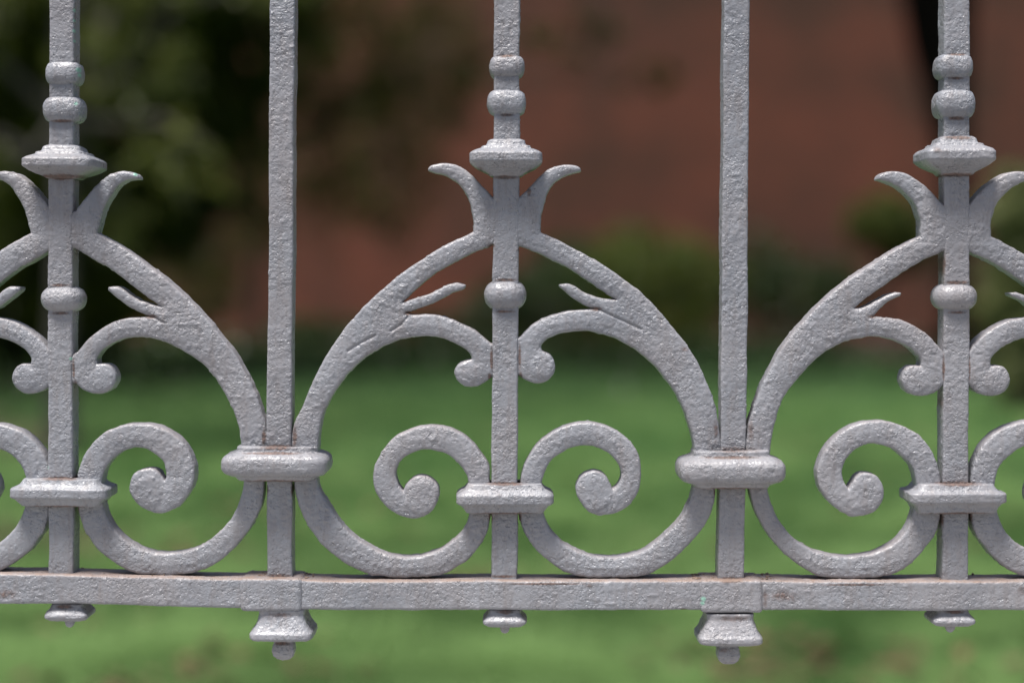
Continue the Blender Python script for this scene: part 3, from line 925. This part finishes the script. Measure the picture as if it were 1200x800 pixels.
# --- arch brackets (leaf, arm, horn and curl cast in one piece)
ARCH_CL = [
    [(340, 545), (340, 524), (344, 497), (355, 473), (367, 445), (380, 420), (395, 397), (412, 374), (435, 350), (458, 330), (480, 313), (503, 298), (530, 283), (555, 272)],
    [(555, 272), (554, 255), (550, 238), (545, 225), (536, 214), (523, 205.5), (510, 202), (501, 199.5)],
    [(501, 199.5), (503, 195), (510, 192.5), (525, 191.5), (538, 195), (551, 203), (561, 213), (567, 220), (578, 232)],
    [(578, 232), (590, 235)], [(590, 235), (590, 285)], [(590, 285), (577, 287)],
    [(577, 287), (555, 296), (534, 306), (511, 320), (497, 331), (482, 344), (472, 354)],
    [(472, 354), (488, 349), (503, 344), (516, 337.5), (529, 332.5), (538, 331.5), (545, 334)],
    [(545, 334), (544, 338), (538, 340.5), (529, 343), (516, 351), (503, 357), (488, 362), (476, 366.5)],
    [(476, 366.5), (485, 369), (501, 368), (520, 371), (539, 378), (554, 386), (565, 394.5), (574, 402)],
    [(574, 402), (579, 404)], [(579, 404), (579, 440)], [(579, 440), (575, 443)],
    [(575, 443), (565, 450), (556, 453), (545, 453), (536, 447), (532.5, 437), (537, 427), (545, 422), (553, 421)],
    [(553, 421), (550, 414), (542, 407), (531, 401), (516, 396), (497, 394), (475, 396.5), (460, 402), (440, 411), (417, 428), (400, 447), (387, 467), (377, 490), (373, 515), (372, 545)],
    [(372, 545), (340, 545)]]
ARCH_CR = [
    [(846, 550), (846, 527), (843, 500), (837.5, 472), (825, 439), (809, 410), (788, 382), (765, 356), (742, 335), (712, 314), (682, 296), (656, 282), (634, 272)],
    [(634, 272), (635, 251), (642, 227), (650, 214), (661, 206.5), (672, 203), (682, 200.5)],
    [(682, 200.5), (680, 196.5), (673, 193.5), (660, 193), (648, 196), (636, 203), (626, 213), (619, 221), (609, 230)],
    [(609, 230), (594, 234)], [(594, 234), (594, 287)], [(594, 287), (611, 289)],
    [(611, 289), (630, 296), (650, 306), (668, 315), (690, 330), (706, 341), (722, 351)],
    [(722, 351), (703, 349), (686, 343), (674, 335.5), (665, 332), (655, 333)],
    [(655, 333), (655.5, 336), (661, 340.5), (671, 349.5), (686, 358), (698, 361.5)],
    [(698, 361.5), (681, 363), (665, 364.5), (650, 368), (637, 373), (624, 381), (610, 394)],
    [(610, 394), (605, 397)], [(605, 397), (605, 438)], [(605, 438), (610, 441)],
    [(610, 441), (617, 446), (628, 450), (640, 447), (649, 438), (651, 428), (646, 417), (635, 411)],
    [(635, 411), (634, 405), (640, 398), (650, 393.5), (662, 390), (676, 388), (694, 388.5), (712, 393), (730, 400), (750, 413), (770, 432), (788, 455), (802, 482), (811, 510), (814, 527), (814, 550)],
    [(814, 550), (846, 550)]]
ARCH_L = [
    [(316, 545), (316, 523), (311, 497), (303, 471), (290, 441), (272, 411), (250, 383), (225, 355), (198, 330), (167, 307), (141, 289), (113, 273)],
    [(113, 273), (119, 250), (130, 227), (138, 217), (147, 211.5), (155, 210), (162, 209.5)],
    [(162, 209.5), (160, 204.5), (153, 201), (144, 200), (134, 202), (124, 206.5), (112, 217), (101, 230), (88, 247)],
    [(88, 247), (73, 250)], [(73, 250), (73, 288)], [(73, 288), (87, 291)],
    [(87, 291), (111, 305), (127, 314), (142, 325), (167, 344), (188, 359)],
    [(188, 359), (178, 357), (166, 353), (154, 347), (143, 338.5), (136, 335), (126, 336)],
    [(126, 336), (126, 340), (132, 346), (141, 353), (150, 359.5), (163, 366), (176, 371)],
    [(176, 371), (155, 372), (140, 374.5), (126, 380), (106, 394), (90, 413)],
    [(90, 413), (82, 416)], [(82, 416), (82, 448)], [(82, 448), (89, 450)],
    [(89, 450), (97, 457), (108, 461), (120, 461), (131, 454), (135.5, 443), (131, 431), (122, 426), (113, 427)],
    [(113, 427), (113, 419), (121, 409), (132, 401.5), (145, 397), (160, 395), (176, 396.5), (192, 401), (215, 412), (240, 430), (259, 455), (271, 477), (279, 500), (282, 523), (282, 545)],
    [(282, 545), (316, 545)]]
ARCH_R = [
    [(873, 548), (873, 526), (877, 500), (882, 484), (888, 464), (901, 436), (918, 406), (940, 379), (966, 352), (997, 326), (1032, 302.5), (1058, 287.5), (1080, 277)],
    [(1080, 277), (1079.5, 262), (1076, 248), (1070, 235), (1061, 225), (1050, 217), (1040, 213), (1029, 210.5)],
    [(1029, 210.5), (1031, 205), (1038, 201.5), (1048, 200.5), (1060, 202.5), (1071, 207.5), (1088, 220), (1106, 240)],
    [(1106, 240), (1119, 243)], [(1119, 243), (1119, 293)], [(1119, 293), (1104, 295)],
    [(1104, 295), (1076, 309), (1060, 319), (1045, 329), (1019, 347), (1002, 361)],
    [(1002, 361), (1010, 361), (1019, 357), (1029, 351), (1040, 345.5), (1050, 342.5), (1057, 343)],
    [(1057, 343), (1056, 346.5), (1049, 350), (1041, 354), (1034, 360), (1029, 365), (1024, 370.5)],
    [(1024, 370.5), (1034, 371.5), (1047, 373), (1060, 376), (1071, 381), (1083, 388.5), (1094, 398), (1107, 413)],
    [(1107, 413), (1110, 415)], [(1110, 415), (1110, 449)], [(1110, 449), (1106, 451)],
    [(1106, 451), (1098, 459), (1086, 464), (1073, 464), (1062, 457), (1057, 446), (1061, 434), (1069, 429), (1080, 429)],
    [(1080, 429), (1080, 422), (1075, 414), (1066, 406.5), (1050, 399), (1036, 395.5), (1023, 394), (1008, 396), (990, 401), (966, 414), (940, 438), (918, 469), (909, 495), (904, 520), (903, 548)],
    [(903, 548), (873, 548)]]

# --- scrolls: curl above the post collar, bow below it
SCR_CL = [[
    [(574, 580), (574, 567), (573, 547), (562, 529), (546, 511.5), (525, 501.5), (504, 498.5), (480, 503.5), (459, 515), (444, 534), (437, 556), (440, 577), (451, 593), (467, 604), (486, 608), (501, 603), (511, 591), (514.5, 577), (509.5, 565), (499, 558.5), (487, 559), (477, 566), (472, 576)],
    [(472, 576), (466.5, 567), (464, 554), (469, 541), (483, 531), (501, 527), (521, 531), (537, 542.5), (546, 555), (550, 568), (550, 580)],
    [(550, 580), (574, 580)]],
    [[(345, 550), (345, 572), (352, 600), (368, 628), (390, 650), (415, 666), (440, 675), (480, 677), (517, 674), (534, 666), (551, 653), (567, 632), (575, 605), (576, 585)],
     [(576, 585), (551, 585)],
     [(551, 585), (550.5, 600), (546, 616.5), (533, 632), (512, 645.5), (488, 652), (460, 651.5), (436, 643), (417, 630), (400, 614), (385, 592), (373, 570), (371, 550)], [(371, 550), (345, 550)]]]
SCR_CR = [[
    [(610, 580), (610, 565), (612, 553), (618, 538), (631, 519), (650, 504.5), (671, 496.5), (692, 495), (713, 500), (734, 513), (747, 530), (752, 551), (749.5, 574), (739, 590), (726, 599.5), (708, 604), (690, 599.5), (678, 585), (675, 570), (682, 557.5), (696, 552), (709, 557), (718, 573)],
    [(718, 573), (725, 568), (728.5, 556), (722.5, 541), (708, 528), (687, 522.5), (666, 526.5), (648, 538), (639, 552), (635, 567), (635, 580)],
    [(635, 580), (610, 580)]],
    [[(607, 585), (608, 606), (616, 627), (629, 645), (647, 661), (668, 673), (690, 677), (730, 677), (757, 674), (776, 665), (800, 646), (824, 620), (836, 595), (839, 572), (839, 555)],
     [(839, 555), (813, 555)],
     [(813, 555), (812, 574), (806, 592), (795, 611), (770, 635), (748, 648), (726, 653), (702, 653), (679, 647), (658, 635), (643, 617), (637, 602), (636, 585)], [(636, 585), (607, 585)]]]
SCR_L = [[
    [(89, 575), (89, 560), (92, 548), (100, 529), (118, 509), (134, 501), (152, 497), (175, 497.5), (200, 507), (218, 525), (227.5, 549), (225, 570), (212, 590), (200, 598), (186, 602), (166, 596), (153, 581), (151, 569), (156, 556), (168, 549.5), (181, 550), (192, 563)],
    [(192, 563), (194, 555), (191, 543), (179, 530.5), (162, 524.5), (142, 529), (128, 541), (120, 557), (119, 575)],
    [(119, 575), (89, 575)]],
    [[(90, 578), (90, 597), (98, 621), (115, 645), (135, 661), (155, 671), (172, 674), (205, 674), (224, 672), (250, 662), (275, 642), (295, 615), (306, 590), (309, 570), (309, 550)],
     [(309, 550), (285, 550)],
     [(285, 550), (284, 572), (277, 595), (264, 615), (240, 636), (212, 647), (182, 648), (155, 639), (133, 620), (121, 598), (118, 578)], [(118, 578), (90, 578)]]]
SCR_R = [[
    [(1103, 580), (1103, 560), (1097, 537), (1080, 512), (1055, 498), (1030, 493), (1005, 497), (980, 512), (963, 536), (958, 560), (967, 582), (985, 599), (1005, 606), (1025, 600), (1036, 585), (1036, 570), (1029, 559), (1018, 554), (1006, 557), (995, 573)],
    [(995, 573), (989.5, 563), (988, 550), (997, 533), (1009, 523.5), (1022, 520), (1045, 525), (1063, 539), (1072, 554), (1075, 566), (1075, 580)],
    [(1075, 580), (1103, 580)]],
    [[(1105, 585), (1104, 602), (1097, 626), (1079, 651), (1063, 665), (1047, 673), (1020, 677.5), (980, 678), (962, 675.5), (940, 665), (915, 645), (899, 624), (885, 598), (879, 575), (878, 555)],
     [(878, 555), (900, 555)],
     [(900, 555), (901, 578), (909, 601), (925, 625), (950, 643.5), (980, 651.5), (1010, 651.5), (1040, 642), (1060, 626), (1071, 604), (1074, 585)], [(1074, 585), (1105, 585)]]]

EYES = {'CL': [(549, 437, 14), (493, 583, 21)], 'CR': [(635, 430, 15), (697, 578, 22)], 'L': [(118, 444, 15), (172, 576, 20)], 'R': [(1074, 446, 16), (1015, 580, 21)]}
GRO = {'CL': [[(478, 371), (470, 380), (458, 388)], [(440, 393), (424, 401), (408, 411)]], 'CR': [[(700, 362), (722, 372), (752, 386)]], 'L': [[(178, 371), (192, 378)]], 'R': []}
made = {}
for k, (key, ar, sc_) in enumerate((('CL', ARCH_CL, SCR_CL), ('CR', ARCH_CR, SCR_CR), ('L', ARCH_L, SCR_L), ('R', ARCH_R, SCR_R))):
    ma = slab('arch_bracket', [outline(ar)], 15.7, 700 + 10 * k, grooves=GRO[key], eyes=EYES[key][:1])
    ms = slab('scroll', [outline(q) for q in sc_], 14.8, 760 + 10 * k, eyes=EYES[key][1:])
    made[key] = (part('arch_bracket', ma), part('scroll', ms))

def mirrored(key, axis):
    """the matching half on the other side of a post"""
    for o in made[key]:
        c = o.copy(); COL.objects.link(c); c.parent = railing
        c.scale = (-1, 1, 1)
        c.location = (2 * (axis - UX) * S - R_INV.x, -R_INV.y, -R_INV.z)
mirrored('L', 74.0)
mirrored('R', 1121.0)
# the next plain bars, just outside the picture, carry those halves
for src, dx in ((b1, 148 - 331 - 327.5 - 4 + 0), (b2, 2242 - 2 * 858.5)):
    if src is b1: dx = -(2 * 327.5 - 148)
    c = src.copy(); COL.objects.link(c); c.parent = railing; c.location = src.location + Vector((dx * S, 0, 0))
    for ch in src.children:
        d = ch.copy(); COL.objects.link(d); d.parent = c
# one more bay on either side, so that the railing runs on beyond the picture
def shifted(o, dx):
    c = o.copy(); COL.objects.link(c); c.parent = railing
    c.location = o.location + Vector((dx * S, 0, 0))
    for ch in o.children:
        d = ch.copy(); COL.objects.link(d); d.parent = c
for dx, end in ((-1042, b1), (1053, b2)):
    for o in (post_c, *made['CL'], *made['CR'], end): shifted(o, dx)
# top rail far above the picture
part('top_rail', box_mesh('top_rail', -1850 * S, 1850 * S, -24 * S, 24 * S, EYE + 1830 * S, EYE + 1870 * S))

# crumbs of dirt lying on the rail where the plain bars stand
def crumbs():
    r = np.random.default_rng(3)
    V = []; F = []
    octa = np.array([(1, 0, 0), (-1, 0, 0), (0, 1, 0), (0, -1, 0), (0, 0, 1), (0, 0, -1)], float)
    of = [(0, 2, 4), (2, 1, 4), (1, 3, 4), (3, 0, 4), (2, 0, 5), (1, 2, 5), (3, 1, 5), (0, 3, 5)]
    for x0, x1, n in ((812, 842, 70), (874, 905, 30), (300, 312, 18), (343, 366, 26), (150, 200, 22), (60, 90, 12), (1100, 1150, 16)):
        for _ in range(n):
            x = r.uniform(x0, x1); z = r.uniform(-22, 18); R = r.uniform(0.8, 2.6)
            o = octa * R * r.uniform(0.6, 1.3, (6, 3)) * (1, 0.7, 1) + (x, float(rail_y(x)) - 19.3 - R * 0.3, z)
            b = len(V); V += list(o); F += [tuple(i + b for i in f) for f in of]
    me = np_mesh('dirt_crumbs', to_world(np.array(V)), np.array(F), False)
    o = obj('dirt_crumbs', me, mottled('dry_dirt', (0.13, 0.085, 0.06), (0.26, 0.19, 0.15), 300))
    tag(o, 'brown crumbs of dirt lying on the bottom rail', kind='stuff')
crumbs()
